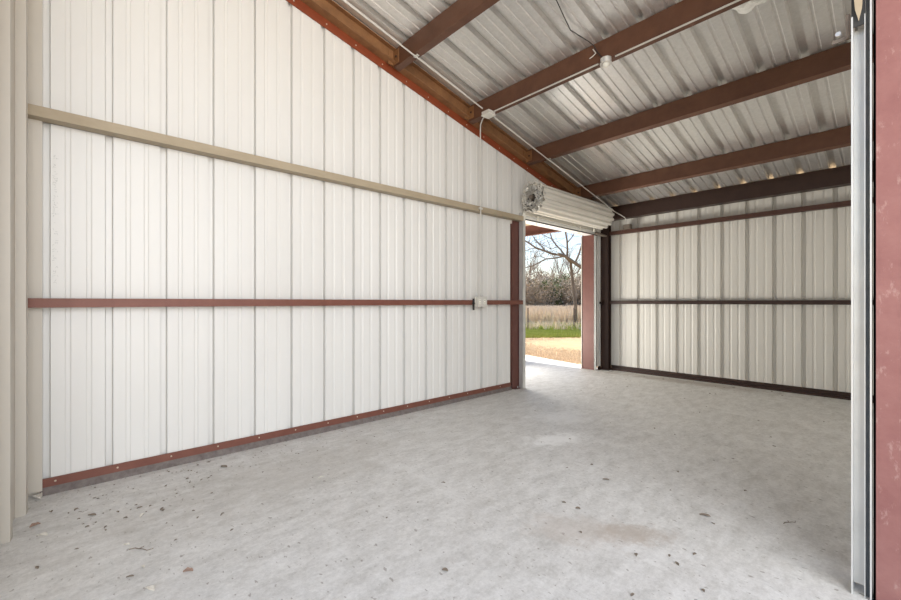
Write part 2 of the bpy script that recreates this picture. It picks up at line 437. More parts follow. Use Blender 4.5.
# corner column
t = thing('corner_column', (-D + 0.07, YB - 0.07, 0), 'dark brown steel column in the far left corner', 'column')
mb = MB(); mb.box((-D + 0.004, YB - 0.11, 0), (-D + 0.145, YB - 0.10, 2.627)); mb.box((-D + 0.004, YB - 0.014, 0), (-D + 0.145, YB - 0.004, 2.627)); mb.box((-D + 0.07, YB - 0.10, 0), (-D + 0.078, YB - 0.014, 2.627))
mb.build('shaft', M_dark, t)
mb = MB(); mb.box((-D + 0.004, YB - 0.13, 0), (-D + 0.16, YB - 0.004, 0.012)); mb.build('base_plate', M_dark, t)

# wall girts
def girt_left(name, y0, y1, z0, z1, m, lb, w=0.10, m2=None):
    t = thing(name, (-D + w / 2, (y0 + y1) / 2, z0), lb, 'wall girt', 'horizontal wall girts')
    mb = MB()
    mb.box((-D + 0.005, y0, z0), (-D + w - 0.006, y1, z0 + 0.006)); mb.box((-D + w - 0.006, y0, z0), (-D + w, y1, z1)); mb.box((-D + w - 0.024, y0, z1 - 0.006), (-D + w - 0.006, y1, z1))
    mb.box((-D + 0.005, y0, z0 - 0.0), (-D + 0.011, y1, z0 + 0.04))
    mb.build('rail', m, t); return t
girt_left('wall_girt', -0.225, 4.57, 2.318, 2.382, M_tan, 'tan upper wall girt across the left wall')
t = girt_left('wall_girt', -0.225, 4.57, 1.165, 1.222, M_red, 'reddish brown waist high wall girt across the left wall', 0.09)
girt_left('wall_girt', 6.87, 6.99, 1.165, 1.222, M_dark, 'short dark girt stub between the far doorway and corner column', 0.055)
def girt_back(z0, z1, m, lb, w=0.10):
    t = thing('wall_girt', (-1.7, YB - w / 2, z0), lb, 'wall girt', 'horizontal wall girts')
    mb = MB(); x0, x1 = -3.455, 0.0
    mb.box((x0, YB - w + 0.006, z0), (x1, YB - 0.005, z0 + 0.006)); mb.box((x0, YB - w, z0), (x1, YB - w + 0.006, z1)); mb.box((x0, YB - w + 0.006, z1 - 0.006), (x1, YB - w + 0.024, z1))
    mb.box((x0, YB - 0.011, z0), (x1, YB - 0.005, z0 + 0.04))
    mb.build('rail', m, t)
girt_back(2.375, 2.437, M_girtbrown, 'dark red upper wall girt across the far wall', 0.075)
girt_back(1.165, 1.222, M_dark, 'dark brown waist high wall girt across the far wall', 0.075)

# door posts of the far doorway
def channel_post(name, x0, x1, y, dy, z1, m, lb, grp):
    """C post; web at y facing the opening, flanges running dy away"""
    t = thing(name, ((x0 + x1) / 2, y + dy / 2, 0), lb, 'door post', grp)
    s = 1 if dy > 0 else -1
    mb = MB(); mb.box((x0, y, 0), (x1, y + s * 0.008, z1)); mb.box((x0, y, 0), (x0 + 0.006, y + dy, z1)); mb.box((x1 - 0.006, y, 0), (x1, y + dy, z1))
    mb.build('channel', m, t)
    mb = MB(); mb.box((x0 - 0.0, y + s * 0.01, 0), (x1 + 0.035, y + dy * 0.9, 0.008)); mb.build('foot_plate', m, t)
    mb = MB(); mb.tube([(x1 + 0.018, y + dy * 0.5, 0.008), (x1 + 0.018, y + dy * 0.5, 0.035)], 0.008, 6); mb.build('anchor_bolt', M_galv, t)
    return t
channel_post('door_post', -3.84, -D + 0.015, DOOR_Y0, -0.19, 2.32, M_postred, 'dark red steel post on the near side of the far doorway', 'posts of the far doorway')
channel_post('door_post', -3.86, -D - 0.03, DOOR_Y1, 0.09, 2.72, M_postred, 'muted red steel post on the far side of the far doorway', 'posts of the far doorway')
# J trims on the outside edge of the openings
mb = MB(); mb.box((-3.876, DOOR_Y1 - 0.008, 0), (-3.863, DOOR_Y1 + 0.05, 2.38)); struct(mb.build('trim_3', M_shadesheet), 'pale trim on the outer edge of the far doorway', 'trim')

# ------------------------------------------------------------------ roll-up door over the far doorway
door = thing('door_1', (-3.4, 5.6, 2.4), 'cream corrugated roll-up door rolled up above the far doorway', 'roll-up door', kind='structure')
cx, cz, R0 = -3.385, 2.628, 0.190
yA, yB = DOOR_Y0 + 0.0, 6.59
# outer wrap: corrugated along y with flat facets around
mb = MB(); n = 180; vs = []
for i in range(n):
    a = 2 * PI * i / n
    r = R0 + 0.015 * math.tanh(2.0 * math.sin(a * 14))
    for y in (yA + 0.01, yB):
        vs.append((cx + r * math.cos(a), y, cz + r * math.sin(a)))
mb.add(vs, [(2 * i, 2 * ((i + 1) % n), 2 * ((i + 1) % n) + 1, 2 * i + 1) for i in range(n)])
solid(mb.build('curtain_roll', M_curtain, door), 0.004, 0)
# inner layers seen from the end: a crumpled spiral
mb = MB(); vs = []; turns = 3.6; n = 420; rnd = random.Random(3)
for i in range(n + 1):
    f = i / n; a = f * turns * 2 * PI
    r = R0 - 0.012 - 0.125 * f + 0.016 * math.sin(a * 7.3 + 2 * math.sin(a)) + 0.006 * rnd.uniform(-1, 1)
    jy = 0.012 * rnd.uniform(-1, 1)
    vs.append((cx + r * math.cos(a), yA - 0.02 + jy, cz + r * math.sin(a))); vs.append((cx + r * math.cos(a), yB - 0.01, cz + r * math.sin(a)))
mb.add(vs, [(2 * i, 2 * i + 2, 2 * i + 3, 2 * i + 1) for i in range(n)])
solid(mb.build('curtain_layers', M_curtain, door), 0.003, 0)
# frayed edge strips curling off the near end of the roll
for q in range(26):
    rr = random.Random(50 + q); a0 = rr.uniform(0, 2 * PI); r0 = rr.uniform(0.07, 0.215)
    pts = []
    for k in range(9):
        a = a0 + 0.13 * k; r = r0 + 0.022 * math.sin(k * 1.9 + q)
        pts.append((cx + r * math.cos(a), yA - 0.02 - 0.018 * rr.random(), cz + r * math.sin(a)))
    mb = MB(); mb.tube(pts, 0.0055, 5)
    mb.build('frayed_edge', M_curtain if q % 4 else M_track, door)
mb = MB(); mb.tube([(cx, yA - 0.04, cz), (cx, yB + 0.13, cz)], 0.03, 14); mb.build('axle', M_greybox, door)
mb = MB(); mb.tube([(cx, yA + 0.03, cz), (cx, yA + 0.045, cz)], 0.115, 20); mb.build('drum_wheel', M_slot, door)
# hanging end of the curtain
mb = MB(); vs = []; zz = []
k = 0; zc = 2.64
while zc > 2.415:
    zz.append((zc, 0.008 if k % 4 in (1, 2) else -0.004)); zc -= 0.018; k += 1
for z, d in zz: vs += [(-D + 0.035 + d, DOOR_Y0 + 0.01, z), (-D + 0.035 + d, 6.74, z)]
mb.add(vs, [(2 * i, 2 * i + 1, 2 * i + 3, 2 * i + 2) for i in range(len(zz) - 1)])
solid(mb.build('curtain', M_curtain, door), 0.003, 0)
mb = MB(); mb.box((-D + 0.02, DOOR_Y0 + 0.01, 2.372), (-D + 0.05, 6.74, 2.408)); mb.box((-D + 0.02, DOOR_Y0 + 0.01, 2.405), (-D + 0.075, 6.74, 2.411)); mb.build('bottom_bar', M_track, door)
mb = MB(); mb.box((-D + 0.022, DOOR_Y0 + 0.01, 2.358), (-D + 0.040, 6.74, 2.372)); mb.build('rubber_seal', M_slot, door)
for yy in (4.95, 6.12):
    mb = MB(); mb.box((-D + 0.050, yy, 2.375), (-D + 0.062, yy + 0.03, 2.44)); mb.tube([(-D + 0.03, yy + 0.015, 2.358), (-D + 0.03, yy + 0.015, 2.315)], 0.006, 6); mb.build('pull_handle', M_plastic, door)
mb = MB(); mb.box((-D + 0.10, 6.48, 2.385), (-D + 0.112, 6.505, 2.47)); mb.build('stop_clip', M_plastic, door)
# guides
def guide(y, s, top, x0, depth=0.055):
    mb = MB()
    mb.box((x0, y, 0), (x0 + 0.004, y + s * 0.07, top)); mb.box((x0, y + s * 0.066, 0), (x0 + depth, y + s * 0.07, top)); mb.box((x0 + depth - 0.004, y, 0), (x0 + depth, y + s * 0.07, top))
    return mb
guide(DOOR_Y0 + 0.015, -1, 2.44, -D + 0.022, 0.06).build('guide_track', M_track, door)
guide(6.745, 0.4, 2.40, -D - 0.028, 0.03).build('guide_track', M_track, door)
# end brackets
mb = MB(); mb.box((-D + 0.004, yB + 0.09, 2.42), (-D + 0.03, yB + 0.10, 2.75)); mb.box((-D + 0.004, yB + 0.09, 2.57), (cx + 0.03, yB + 0.10, 2.65)); mb.build('end_bracket', M_greybox, door)
mb = MB(); mb.tube([(-D + 0.05, 6.62, 2.395), (-D + 0.10, 6.85, 2.36), (-D + 0.14, 6.88, 2.355)], [0.028, 0.024, 0.014], 10); mb.build('tension_tube', M_greybox, door)
# header over the doorway
mb = MB(); mb.box((-3.82, DOOR_Y0 - 0.1, HEAD_Z), (-D - 0.036, DOOR_Y1 + 0.1, HEAD_Z + 0.2)); struct(mb.build('trim_4', M_white), 'white header trim under which the far doorway opens', 'trim')

# ------------------------------------------------------------------ near doorway jamb at the right edge
ny = 2.36
t = thing('door_guide', (-0.10, ny, 0), 'tall galvanised roll-up door guide at the right edge', 'door guide')
mb = MB()
mb.box((-0.134, ny - 0.004, 0.0), (-0.129, ny + 0.10, 2.37)); mb.box((-0.129, ny + 0.045, 0.03), (-0.094, ny + 0.050, 2.33)); mb.box((-0.096, ny + 0.004, 0.0), (-0.093, ny + 0.05, 2.37))
mb.build('channel', M_track, t)
mb = MB(); mb.box((-0.0925, ny + 0.02, 0.0), (-0.080, ny + 0.05, 2.55)); mb.build('groove', M_trackdark, t)
mb = MB(); mb.box((-0.0798, ny - 0.006, 0.0), (-0.0745, ny + 0.06, 2.55)); mb.build('outer_lip', M_track, t)
mb = MB(); mb.add([(-0.112, ny - 0.002, 2.345), (-0.122, ny - 0.012, 2.39), (-0.127, ny - 0.02, 2.46), (-0.128, ny - 0.03, 2.55), (-0.096, ny - 0.03, 2.55), (-0.098, ny - 0.02, 2.46), (-0.102, ny - 0.012, 2.39)], [(0, 1, 2, 3, 4, 5, 6)])
solid(mb.build('flared_mouth', M_tan, t), 0.003, 0)
mb = MB(); mb.box((-0.134, ny + 0.006, 2.33), (-0.093, ny + 0.012, 2.55)); mb.build('guide_mouth_shade', M_slot, t)  # dark plate standing for the shade in the guide's open top
mb = MB(); mb.box((-0.195, ny + 0.03, 2.30), (-0.136, ny + 0.036, 2.315)); mb.box((-0.152, ny + 0.02, 2.30), (-0.138, ny + 0.026, 2.40)); mb.build('bracket', M_greybox, t)
mb = MB(); mb.tube([(-0.175, ny + 0.03, 2.33), (-0.175, ny + 0.015, 2.33)], 0.010, 6); mb.build('bolt', M_galv, t)
t = thing('door_post', (0.1, ny, 0), 'weathered pink red steel jamb filling the right edge', 'door post')
M_jamb = mat('faded_red_jamb', (0.215, 0.082, 0.076), 0.55, 0.05, (0.30, 0.14, 0.125), 5, 0.7, 0.1, 40, stretch=(1, 1, 1))
nt = M_jamb.node_tree; b = nt.nodes['Principled BSDF']; src = b.inputs['Base Color'].links[0].from_socket
tc = nt.nodes.new('ShaderNodeTexCoord'); mp = nt.nodes.new('ShaderNodeMapping'); mp.inputs['Scale'].default_value = (9, 3, 4); mp.inputs['Rotation'].default_value = (0, 0.9, 0)
nz = nt.nodes.new('ShaderNodeTexNoise'); nz.inputs['Scale'].default_value = 3.2; nz.inputs['Detail'].default_value = 9; nz.inputs['Roughness'].default_value = 0.75
rp = nt.nodes.new('ShaderNodeValToRGB'); rp.color_ramp.elements[0].position = 0.58; rp.color_ramp.elements[0].color = (0, 0, 0, 1); rp.color_ramp.elements[1].position = 0.66; rp.color_ramp.elements[1].color = (0.45, 0.45, 0.45, 1)
mx = nt.nodes.new('ShaderNodeMix'); mx.data_type = 'RGBA'
nt.links.new(tc.outputs['Object'], mp.inputs[0]); nt.links.new(mp.outputs[0], nz.inputs['Vector']); nt.links.new(nz.outputs['Fac'], rp.inputs[0])
nt.links.new(rp.outputs[0], mx.inputs[0]); nt.links.new(src, mx.inputs[6]); mx.inputs[7].default_value = (0.45, 0.30, 0.27, 1); nt.links.new(mx.outputs[2], b.inputs['Base Color'])
mb = MB(); mb.box((-0.070, ny + 0.0, 0), (0.16, ny + 0.008, 3.4)); mb.box((-0.070, ny, 0), (-0.063, ny + 0.07, 3.4)); mb.box((0.153, ny, 0), (0.16, ny + 0.07, 3.4)); mb.build('channel', M_jamb, t)

# ------------------------------------------------------------------ electrical
t = thing('conduit', (-3.2, 3.5, 3.3), 'long white conduit running down the roof slope beside the rafter', 'conduit')
XC = -3.20
pts = [(XC, y, roof_z(y) - 0.205) for y in (-0.10, 1.0, 2.2, 3.42)]
mb = MB(); mb.tube(pts, 0.0075, 8); mb.build('upper_run', M_conduit, t)
pts = [(XC, y, roof_z(y) - 0.205) for y in (3.62, 4.7, 5.6, 6.3)] + [(XC + 0.005, 6.62, 2.70), (XC + 0.03, 6.78, 2.665), (XC + 0.06, 6.87, 2.63), (XC + 0.075, 6.905, 2.58), (XC + 0.08, 6.915, 2.50)]
mb = MB(); mb.tube(pts, 0.0075, 8); mb.build('lower_run', M_conduit, t)
for y in (2.47, 4.72, 6.02):
    mb = MB(); mb.box((XC - 0.03, y - 0.01, roof_z(y) - 0.199), (XC + 0.03, y + 0.02, roof_z(y) - 0.190)); mb.build('strap', M_conduit, t)
t = thing('junction_box', (XC + 0.03, 3.52, roof_z(3.52) - 0.24), 'square white junction box where conduits meet by the rafter', 'junction box')
z = roof_z(3.52) - 0.195
mb = MB(); mb.box((XC - 0.045, 3.455, z - 0.045), (XC + 0.065, 3.565, z - 0.004)); mb.build('box', M_conduit, t)
mb = MB(); mb.box((XC - 0.05, 3.45, z - 0.050), (XC + 0.07, 3.57, z - 0.045)); mb.build('cover', M_plastic, t)
t = thing('conduit', (-3.49, 3.71, 1.3), 'white conduit dropping from the junction box down the left wall', 'conduit')
XD = -D + 0.118
pts = [(XC - 0.04, 3.52, z - 0.02), (XC - 0.12, 3.55, z - 0.03), (XC - 0.20, 3.60, z - 0.06), (XC - 0.25, 3.65, z - 0.14), (XD, 3.69, z - 0.26), (XD, 3.69, z - 0.5), (XD, 3.69, 2.3), (XD, 3.69, 1.262)]
mb = MB(); mb.tube(pts, 0.0075, 8); mb.build('pipe', M_conduit, t)
mb = MB(); mb.box((XD - 0.015, 3.665, 2.34), (XD + 0.012, 3.715, 2.36)); mb.build('strap', M_conduit, t)
t = thing('outlet_box', (-D + 0.11, 3.70, 1.15), 'ivory outlet box fixed on the waist high girt of the left wall', 'outlet')
mb = MB(); mb.box((-D + 0.092, 3.61, 1.145), (-D + 0.135, 3.775, 1.262)); mb.build('box', M_plastic, t)
mb = MB(); mb.box((-D + 0.135, 3.605, 1.14), (-D + 0.141, 3.78, 1.267)); mb.build('cover_plate', M_conduit, t)
for yy in (3.65, 3.735):
    mb = MB(); mb.box((-D + 0.141, yy - 0.016, 1.172), (-D + 0.145, yy + 0.016, 1.235)); sck = mb.build('socket', M_plastic, t)
    for zc in (1.187, 1.220):
        mb = MB(); mb.box((-D + 0.145, yy - 0.007, zc - 0.006), (-D + 0.1458, yy - 0.004, zc + 0.006)); mb.box((-D + 0.145, yy + 0.004, zc - 0.006), (-D + 0.1458, yy + 0.007, zc + 0.006)); mb.build('slots', M_slot, sck)
mb = MB(); mb.box((-D + 0.09, 3.565, 1.17), (-D + 0.10, 3.61, 1.19)); mb.box((-D + 0.09, 3.575, 1.10), (-D + 0.10, 3.60, 1.24)); mb.build('bracket', M_slot, t)

# conduit along the second purlin
t = thing('conduit', (-1.6, 3.5, 3.38), 'white conduit fixed under the purlin between the two junction boxes and onward', 'conduit')
zc = roof_z(3.53) - 0.008 - 0.185 - 0.011
mb = MB(); mb.tube([(XC + 0.06, 3.535, zc), (-1.86, 3.535, zc)], 0.0075, 8); mb.build('left_run', M_conduit, t)
mb = MB(); mb.tube([(-1.70, 3.535, zc), (0.02, 3.535, zc)], 0.0075, 8); mb.build('right_run', M_conduit, t)
t = thing('junction_box', (-1.78, 3.50, zc), 'octagonal galvanised junction box in the middle of the purlin', 'junction box')
mb = MB(); mb.tube([(-1.78, 3.52, zc + 0.008), (-1.78, 3.52, zc - 0.035)], 0.05, 8); mb.build('box', M_track, t)
mb = MB(); mb.tube([(-1.78, 3.52, zc - 0.035), (-1.78, 3.52, zc - 0.041)], 0.054, 8); mb.build('cover', M_conduit, t)
mb = MB(); mb.tube([(-1.78, 3.52, zc - 0.041), (-1.78, 3.52, zc - 0.06), (-1.78, 3.52, zc - 0.07)], [0.03, 0.025, 0.012], 10); mb.build('socket', M_plastic, t)
t = thing('wire', (-1.9, 3.2, 3.6), 'loose black wire hanging along the roof sheet to the central junction box', 'wire')
pts = [(-1.80, 1.9, 3.885), (-1.88, 2.5, 3.765), (-1.906, 2.93, 3.68), (-1.945, 3.13, 3.63), (-1.961, 3.23, 3.60), (-1.93, 3.34, 3.58), (-1.90, 3.44, 3.56), (-1.885, 3.50, 3.54), (-1.87, 3.515, 3.50), (-1.83, 3.51, 3.43), (-1.80, 3.50, 3.39)]
mb = MB(); mb.tube(pts, 0.0045, 6); mb.build('cable', M_black, t)
mb = MB(); mb.tube([(-1.90, 3.512, 3.52), (-1.87, 3.508, 3.47), (-1.90, 3.505, 3.45), (-1.93, 3.505, 3.445)], 0.005, 6); mb.build('bare_end', M_conduit, t)
t = thing('outlet_box', (-3.12, YB - 0.11, 2.44), 'brown grey metal box on the upper girt of the far wall', 'outlet')
mb = MB(); mb.box((-3.18, YB - 0.135, 2.437), (-3.06, YB - 0.05, 2.515)); mb.build('box', M_greybox, t)
mb = MB(); mb.box((-3.175, YB - 0.140, 2.442), (-3.065, YB - 0.135, 2.510)); mb.build('cover_plate', M_greybox, t)
# white foam patch
mb = MB(); vs = []; fs = []; rnd = random.Random(5); n = 28; rings = 7
cen = Vector((-0.75, 3.765, roof_z(3.765)))
wob = [1 + 0.16 * math.sin(3 * a * 2 * PI / n + 1) + 0.10 * math.sin(7 * a * 2 * PI / n) + rnd.uniform(-.04, .04) for a in range(n)]
dn = Vector((0, -0.215, -1)).normalized()
for k in range(rings):
    f = k / (rings - 1)
    for j in range(n):
        a = 2 * PI * j / n; r = 0.155 * f * wob[j]
        hgt = 0.055 * (1 - f ** 3) + (0.010 * rnd.random() if k < rings - 1 else -0.002)
        p = cen + Vector((r * math.cos(a) * 1.0, r * math.sin(a), -0.215 * r * math.sin(a))) + dn * hgt
        vs.append(p)
for k in range(rings - 1):
    for j in range(n): fs.append((k * n + j, k * n + (j + 1) % n, (k + 1) * n + (j + 1) % n, (k + 1) * n + j))
mb.add(vs, fs, True)
tag(mb.build('foam_patch', M_foam), 'ragged white foam patch stuck under the roof at the top right', 'foam patch')

# ------------------------------------------------------------------ faint printing down the left wall sheet
mb = MB(); rnd = random.Random(9); z = 2.12
while z > 1.30:
    if rnd.random() < 0.72:
        for q in range(rnd.randint(1, 3)):
            y = 0.0 - 0.09 + rnd.uniform(-0.010, 0.010); a = rnd.uniform(0, PI); l = rnd.uniform(0.004, 0.008)
            dy, dz = l * math.cos(a), l * math.sin(a); ny_, nz_ = -0.0008 * math.sin(a), 0.0008 * math.cos(a)
            x = -D + 0.0035
            mb.add([(x, y - dy + ny_, z - dz + nz_), (x, y + dy + ny_, z + dz + nz_), (x, y + dy - ny_, z + dz - nz_), (x, y - dy - ny_, z - dz - nz_)], [(0, 1, 2, 3)])
    z -= 0.014
M_ink = mat('faded_ink', (0.50, 0.50, 0.48), 0.7)
mk = mb.build('printed_marks', M_ink); mk.parent = wl

# ------------------------------------------------------------------ debris on the floor
def leaf_mesh(name, L, W, curl, m, seed):
    rnd = random.Random(seed); mb = MB(); n = 7; vs = []
    for i in range(n):
        f = i / (n - 1); w = W * math.sin(PI * (0.08 + 0.87 * f)) * rnd.uniform(0.75, 1.15)
        z = curl * (math.sin(PI * f) * 0.6 + 0.15)
        vs += [(L * (f - 0.5), -w, z + curl * rnd.uniform(0.4, 0.9)), (L * (f - 0.5), 0, z * 0.25 + 0.0012), (L * (f - 0.5), w, z + curl * rnd.uniform(0.3, 0.8))]
    fs = []
    for i in range(n - 1):
        for j in (0, 1): fs.append((3 * i + j, 3 * i + j + 1, 3 * i + j + 4, 3 * i + j + 3))
    mb.add(vs, fs); o = solid(mb.build(name, m, recalc=False), 0.0008, 1); return o
def twig_mesh(name, L, m, seed, r=0.0022):
    rnd = random.Random(seed); pts = []; 
    for i in range(6):
        f = i / 5; pts.append((L * (f - 0.5), 0.09 * L * math.sin(f * 5 + seed) + rnd.uniform(-.04, .04) * L, r + 0.0005 + 0.004 * rnd.random() * (0 < i < 5)))
    mb = MB(); mb.tube(pts, r, 5, r * 0.6)
    mb.tube([pts[2], (pts[2][0] + 0.14 * L, pts[2][1] + 0.13 * L, r + 0.004)], r * 0.7, 4)
    return mb.build(name, m)
def floor_pt(px, py):
    d = EYE * FPX / (py - 301.9); p = aim(px, py, d); return p.x, p.y
used = {}
def put(kind, maker, px, py, rot, sc, label, group=None, xy=None):
    if kind not in used: o = maker(); used[kind] = o
    else: o = used[kind].copy(); C.objects.link(o)
    x, y = xy if xy else floor_pt(px, py)
    o.location = (x, y, 0.0008); o.rotation_euler = (0, 0, rot); o.scale = (sc, sc, sc)
    for k in ('label', 'category', 'group'):
        if k in o: del o[k]
    tag(o, label, 'twig' if 'twig' in kind else ('husk' if 'husk' in kind else 'leaf'), group)
    return o
mkL = lambda: leaf_mesh('dry_leaf', 0.036, 0.009, 0.005, M_leaf, 1)
mkL2 = lambda: leaf_mesh('dry_leaf', 0.026, 0.010, 0.006, M_leaf, 2)
mkH = lambda: leaf_mesh('pale_husk', 0.052, 0.014, 0.010, M_chip, 3)
mkR = lambda: leaf_mesh('dry_leaf', 0.048, 0.016, 0.012, M_redleaf, 4)
mkT = lambda: twig_mesh('dry_twig', 0.09, M_twig, 1)
big = [('pale_husk', mkH, 42, 536, 0.9, 1.0, 'white curled husk on the floor near the left edge, below the russet leaf'),
       ('red_leaf', mkR, 35, 526, 2.0, 0.9, 'small russet leaf on the floor near the foot of the near wall'),
       ('pale_husk', mkH, 150, 590, 0.5, 0.95, 'white jagged husk on the floor at the bottom edge left of centre'),
       ('pale_husk', mkH, 127, 545, 0.8, 0.6, 'small pale husk on the floor left of the long thin twig'),
       ('pale_husk', mkH, 143, 567, 0.2, 0.5, 'tiny pale husk on the floor between twig and the jagged husk'),
       ('pale_husk', mkH, 142, 516, 2.6, 0.7, 'pale curled husk among leaves below the left wall'),
       ('red_leaf', mkR, 188, 572, 1.0, 0.85, 'tan curled leaf on the floor right of the white husks'),
       ('dry_twig', mkT, 141, 550, 0.95, 1.25, 'long thin grey twig lying on the floor at the lower left'),
       ('dry_leaf', mkL, 37, 568, 0.3, 0.8, 'grey curled leaf on the floor at the bottom left corner'),
       ('dry_leaf', mkL, 130, 577, 1.2, 0.8, 'small dark leaf on the floor beside the tiny pale husk'),
       ('dry_leaf', mkL, 92, 515.5, 0.9, 1.2, 'dark flat leaf on the floor below the start of the left wall'),
       ('dry_leaf', mkL2, 51, 512, 0.2, 0.9, 'dark crumpled leaf closest to the near left corner'),
       ('dry_twig', mkT, 444, 570, 0.3, 0.0, None),
       ('dry_leaf', mkL2, 445, 571, 0.4, 1.1, 'brown curled leaf alone at the bottom centre of the floor'),
       ('dry_leaf', mkL, 224, 467, 0.5, 1.6, 'larger dark leaf on the floor close under the left wall'),
       ('dry_leaf', mkL2, 578, 509, 0.5, 1.1, 'dark leaf on the open floor just right of centre'),
       ('dry_leaf', mkL, 705, 516, 0.4, 1.5, 'flat grey brown leaf on the right of the floor behind the tan stain'),
       ('dry_twig', mkT, 790, 523, 1.2, 1.0, 'thin twig on the shadowed floor near the right hand door guide'),
       ('dry_leaf', mkL, 606, 480, 0.5, 1.2, 'dark flat leaf in the middle of the right half of the floor'),
       ('dry_leaf', mkL2, 564, 503, 0.5, 0.9, 'small leaf left of the dark leaf in the centre of the floor'),
       ('pale_husk', mkH, 321, 478, 1.5, 0.8, 'pale twisted husk on the floor at mid distance from the left wall'),
       ('dry_leaf', mkL2, 636, 555, 2.2, 0.8, 'dark narrow leaf on the floor below the tan stain'),
       ('dry_leaf', mkL, 677, 564, 2.4, 0.8, 'small dark leaf on the floor right of and below the tan stain'),
       ('dry_leaf', mkL2, 703, 591, 2.4, 0.7, 'tiny dark leaf at the bottom edge right of centre')]
for kd, mk_, px, py, rot, sc, lb in big:
    if lb: put(kd + ('2' if mk_ is mkL2 else ''), mk_, px, py, rot, sc, lb)
rnd = random.Random(21)
gl = 'scattered small dry leaves on the floor by the left wall'
cnt = 0
spots = [(140,508),(145,512),(129,503),(160,509),(150,507),(168,471),(190,470),(198,466),(210,463),(220,458),(208,478),(200,480),(188,479),(165,485),(175,497),(169,471),(163,508),(165,524),(197,517),(230,530),(222,513),(162,510),(67,513),(78,510),(80,513),(86,510),(104,527),(88,527),(77,550),(95,522),(102,513),(112,511),(105,531),(124,518),(117,512),(170,545),(176,540),(151,505),(181,500)]
for px, py in spots:
    kd = rnd.choice(['dry_leaf', 'dry_leaf2', 'dry_twig'])
    tw = kd == 'dry_twig'
    put(kd, None, px + rnd.uniform(-2, 2), py + rnd.uniform(-1, 1), rnd.uniform(0, 6), rnd.uniform(0.35, 0.85) * (0.55 if tw else 1),
        'short dry twig scrap among the litter near the left wall' if tw else 'tiny dry leaf scrap among the litter near the left wall',
        'scattered small twigs near the left wall' if tw else gl)
for i in range(115):
    x = -3.52 + abs(rnd.gauss(0, 0.36)); y = rnd.uniform(0.0, 2.6) if i < 60 else abs(rnd.gauss(0.75, 0.4)) - 0.05
    kd = rnd.choice(['dry_leaf', 'dry_leaf2', 'dry_twig', 'dry_leaf2']); tw = kd == 'dry_twig'
    put(kd, None, 0, 0, rnd.uniform(0, 6), rnd.uniform(0.2, 0.55) * (0.5 if tw else 1),
        'short dry twig scrap among the litter near the left wall' if tw else 'tiny dry leaf scrap among the litter near the left wall',
        'scattered small twigs near the left wall' if tw else gl, (x, y))
for i in range(46):
    x = rnd.uniform(-3.0, -0.5); y = rnd.uniform(1.2, 6.3)
    if x + D < 0.9 and y < 2.6: continue
    kd = rnd.choice(['dry_leaf', 'dry_leaf2'])
    put(kd, None, 0, 0, rnd.uniform(0, 6), rnd.uniform(0.35, 0.85), 'small dry leaf scattered on the open concrete floor', 'small leaves across the open floor', (x, y))
for i in range(26):
    x = rnd.uniform(-3.5, -0.5)
    kd = rnd.choice(['dry_leaf', 'dry_leaf2'])
    put(kd, None, 0, 0, rnd.uniform(0, 6), rnd.uniform(0.4, 0.9), 'dry leaf blown against the foot of the far wall', 'dry leaves along the far wall', (x, rnd.uniform(6.6, 6.95)))
# crumpled pale scrap in the near corner
t = leaf_mesh('pale_scrap', 0.06, 0.022, 0.022, M_chip, 8); t.location = (-3.54, -0.165, 0.0008); t.rotation_euler = (0, 0, 0.5)
tag(t, 'pale crumpled scrap in the near left corner of the floor', 'scrap')

# ------------------------------------------------------------------ open bay beyond the left wall
t = thing('eave_beam', (-8, YB, 2.63), 'red eave beam of the open bay seen through the far doorway', 'beam')
mb = MB(); mb.box((-10, YB - 0.01, 2.58), (-D - 0.06, YB + 0.0, 2.80)); mb.box((-10, YB - 0.08, 2.58), (-D - 0.06, YB - 0.01, 2.59)); mb.build('channel', M_red, t)
mb = MB(); mb.box((-10.15, 6.95, 0), (-10.0, 7.03, 2.8)); tag(mb.build('bay_post', M_red), 'red outer post of the open bay beyond the left wall', 'column')
prof = rib_profile(-1.2, 6.2, 0, -0.032)
mb = sheet(prof, lambda u, d, z: (-10.2 + d, u, z), lambda u: 0.0, lambda y: roof_z(y))
struct(solid(mb.build('wall_outer', M_white, recalc=False), 0.003, 0), 'outer white ribbed wall of the open bay', 'wall')
mb = MB(); mb.prism([(-12, 6.95), (1.2, 6.95), (1.2, 7.06), (-3.8, 7.06), (-6.1, 7.65), (-12, 7.65)], (0, 0, -0.15), (0, 0, 0.0), (1, 0, 0), (0, 1, 0))
struct(mb.build('slab_edge', M_conc_out), 'sunlit pale slab edge just outside the far doorway', 'slab')

# ------------------------------------------------------------------ vegetation beyond the doorway
def tree_mesh(seed, h, r, spread=0.5, levels=4, lean=(0, 0)):
    rnd = random.Random(seed); tr = MB(); br = MB()
    def grow(p, d, l, rad, lev):
        n = 4; pts = [p.copy()]; q = p.copy(); dd = d.copy()
        for i in range(n):
            dd = (dd + Vector((rnd.uniform(-1, 1), rnd.uniform(-1, 1), rnd.uniform(-0.3, 0.6))) * 0.16).normalized()
            q = q + dd * l / n; pts.append(q.copy())
        (tr if lev == 0 else br).tube(pts, rad, 7 if lev == 0 else (4 if lev < 3 else 3), rad * 0.55, cap=False)
        if lev >= levels: return
        for k in range(rnd.randint(3, 4) if lev else 5):
            i = rnd.randint(1 if lev else 2, n); b = pts[i]
            nd = (dd + Vector((rnd.uniform(-1, 1), rnd.uniform(-1, 1), rnd.uniform(-0.4, 0.7))) * (spread + 0.35)).normalized()
            grow(b, nd, l * rnd.uniform(0.5, 0.75), rad * 0.5, lev + 1)
    grow(Vector((0, 0, 0)), Vector((lean[0], lean[1], 1)).normalized(), h * 0.45, r, 0)
    return tr, br
tree_protos = []
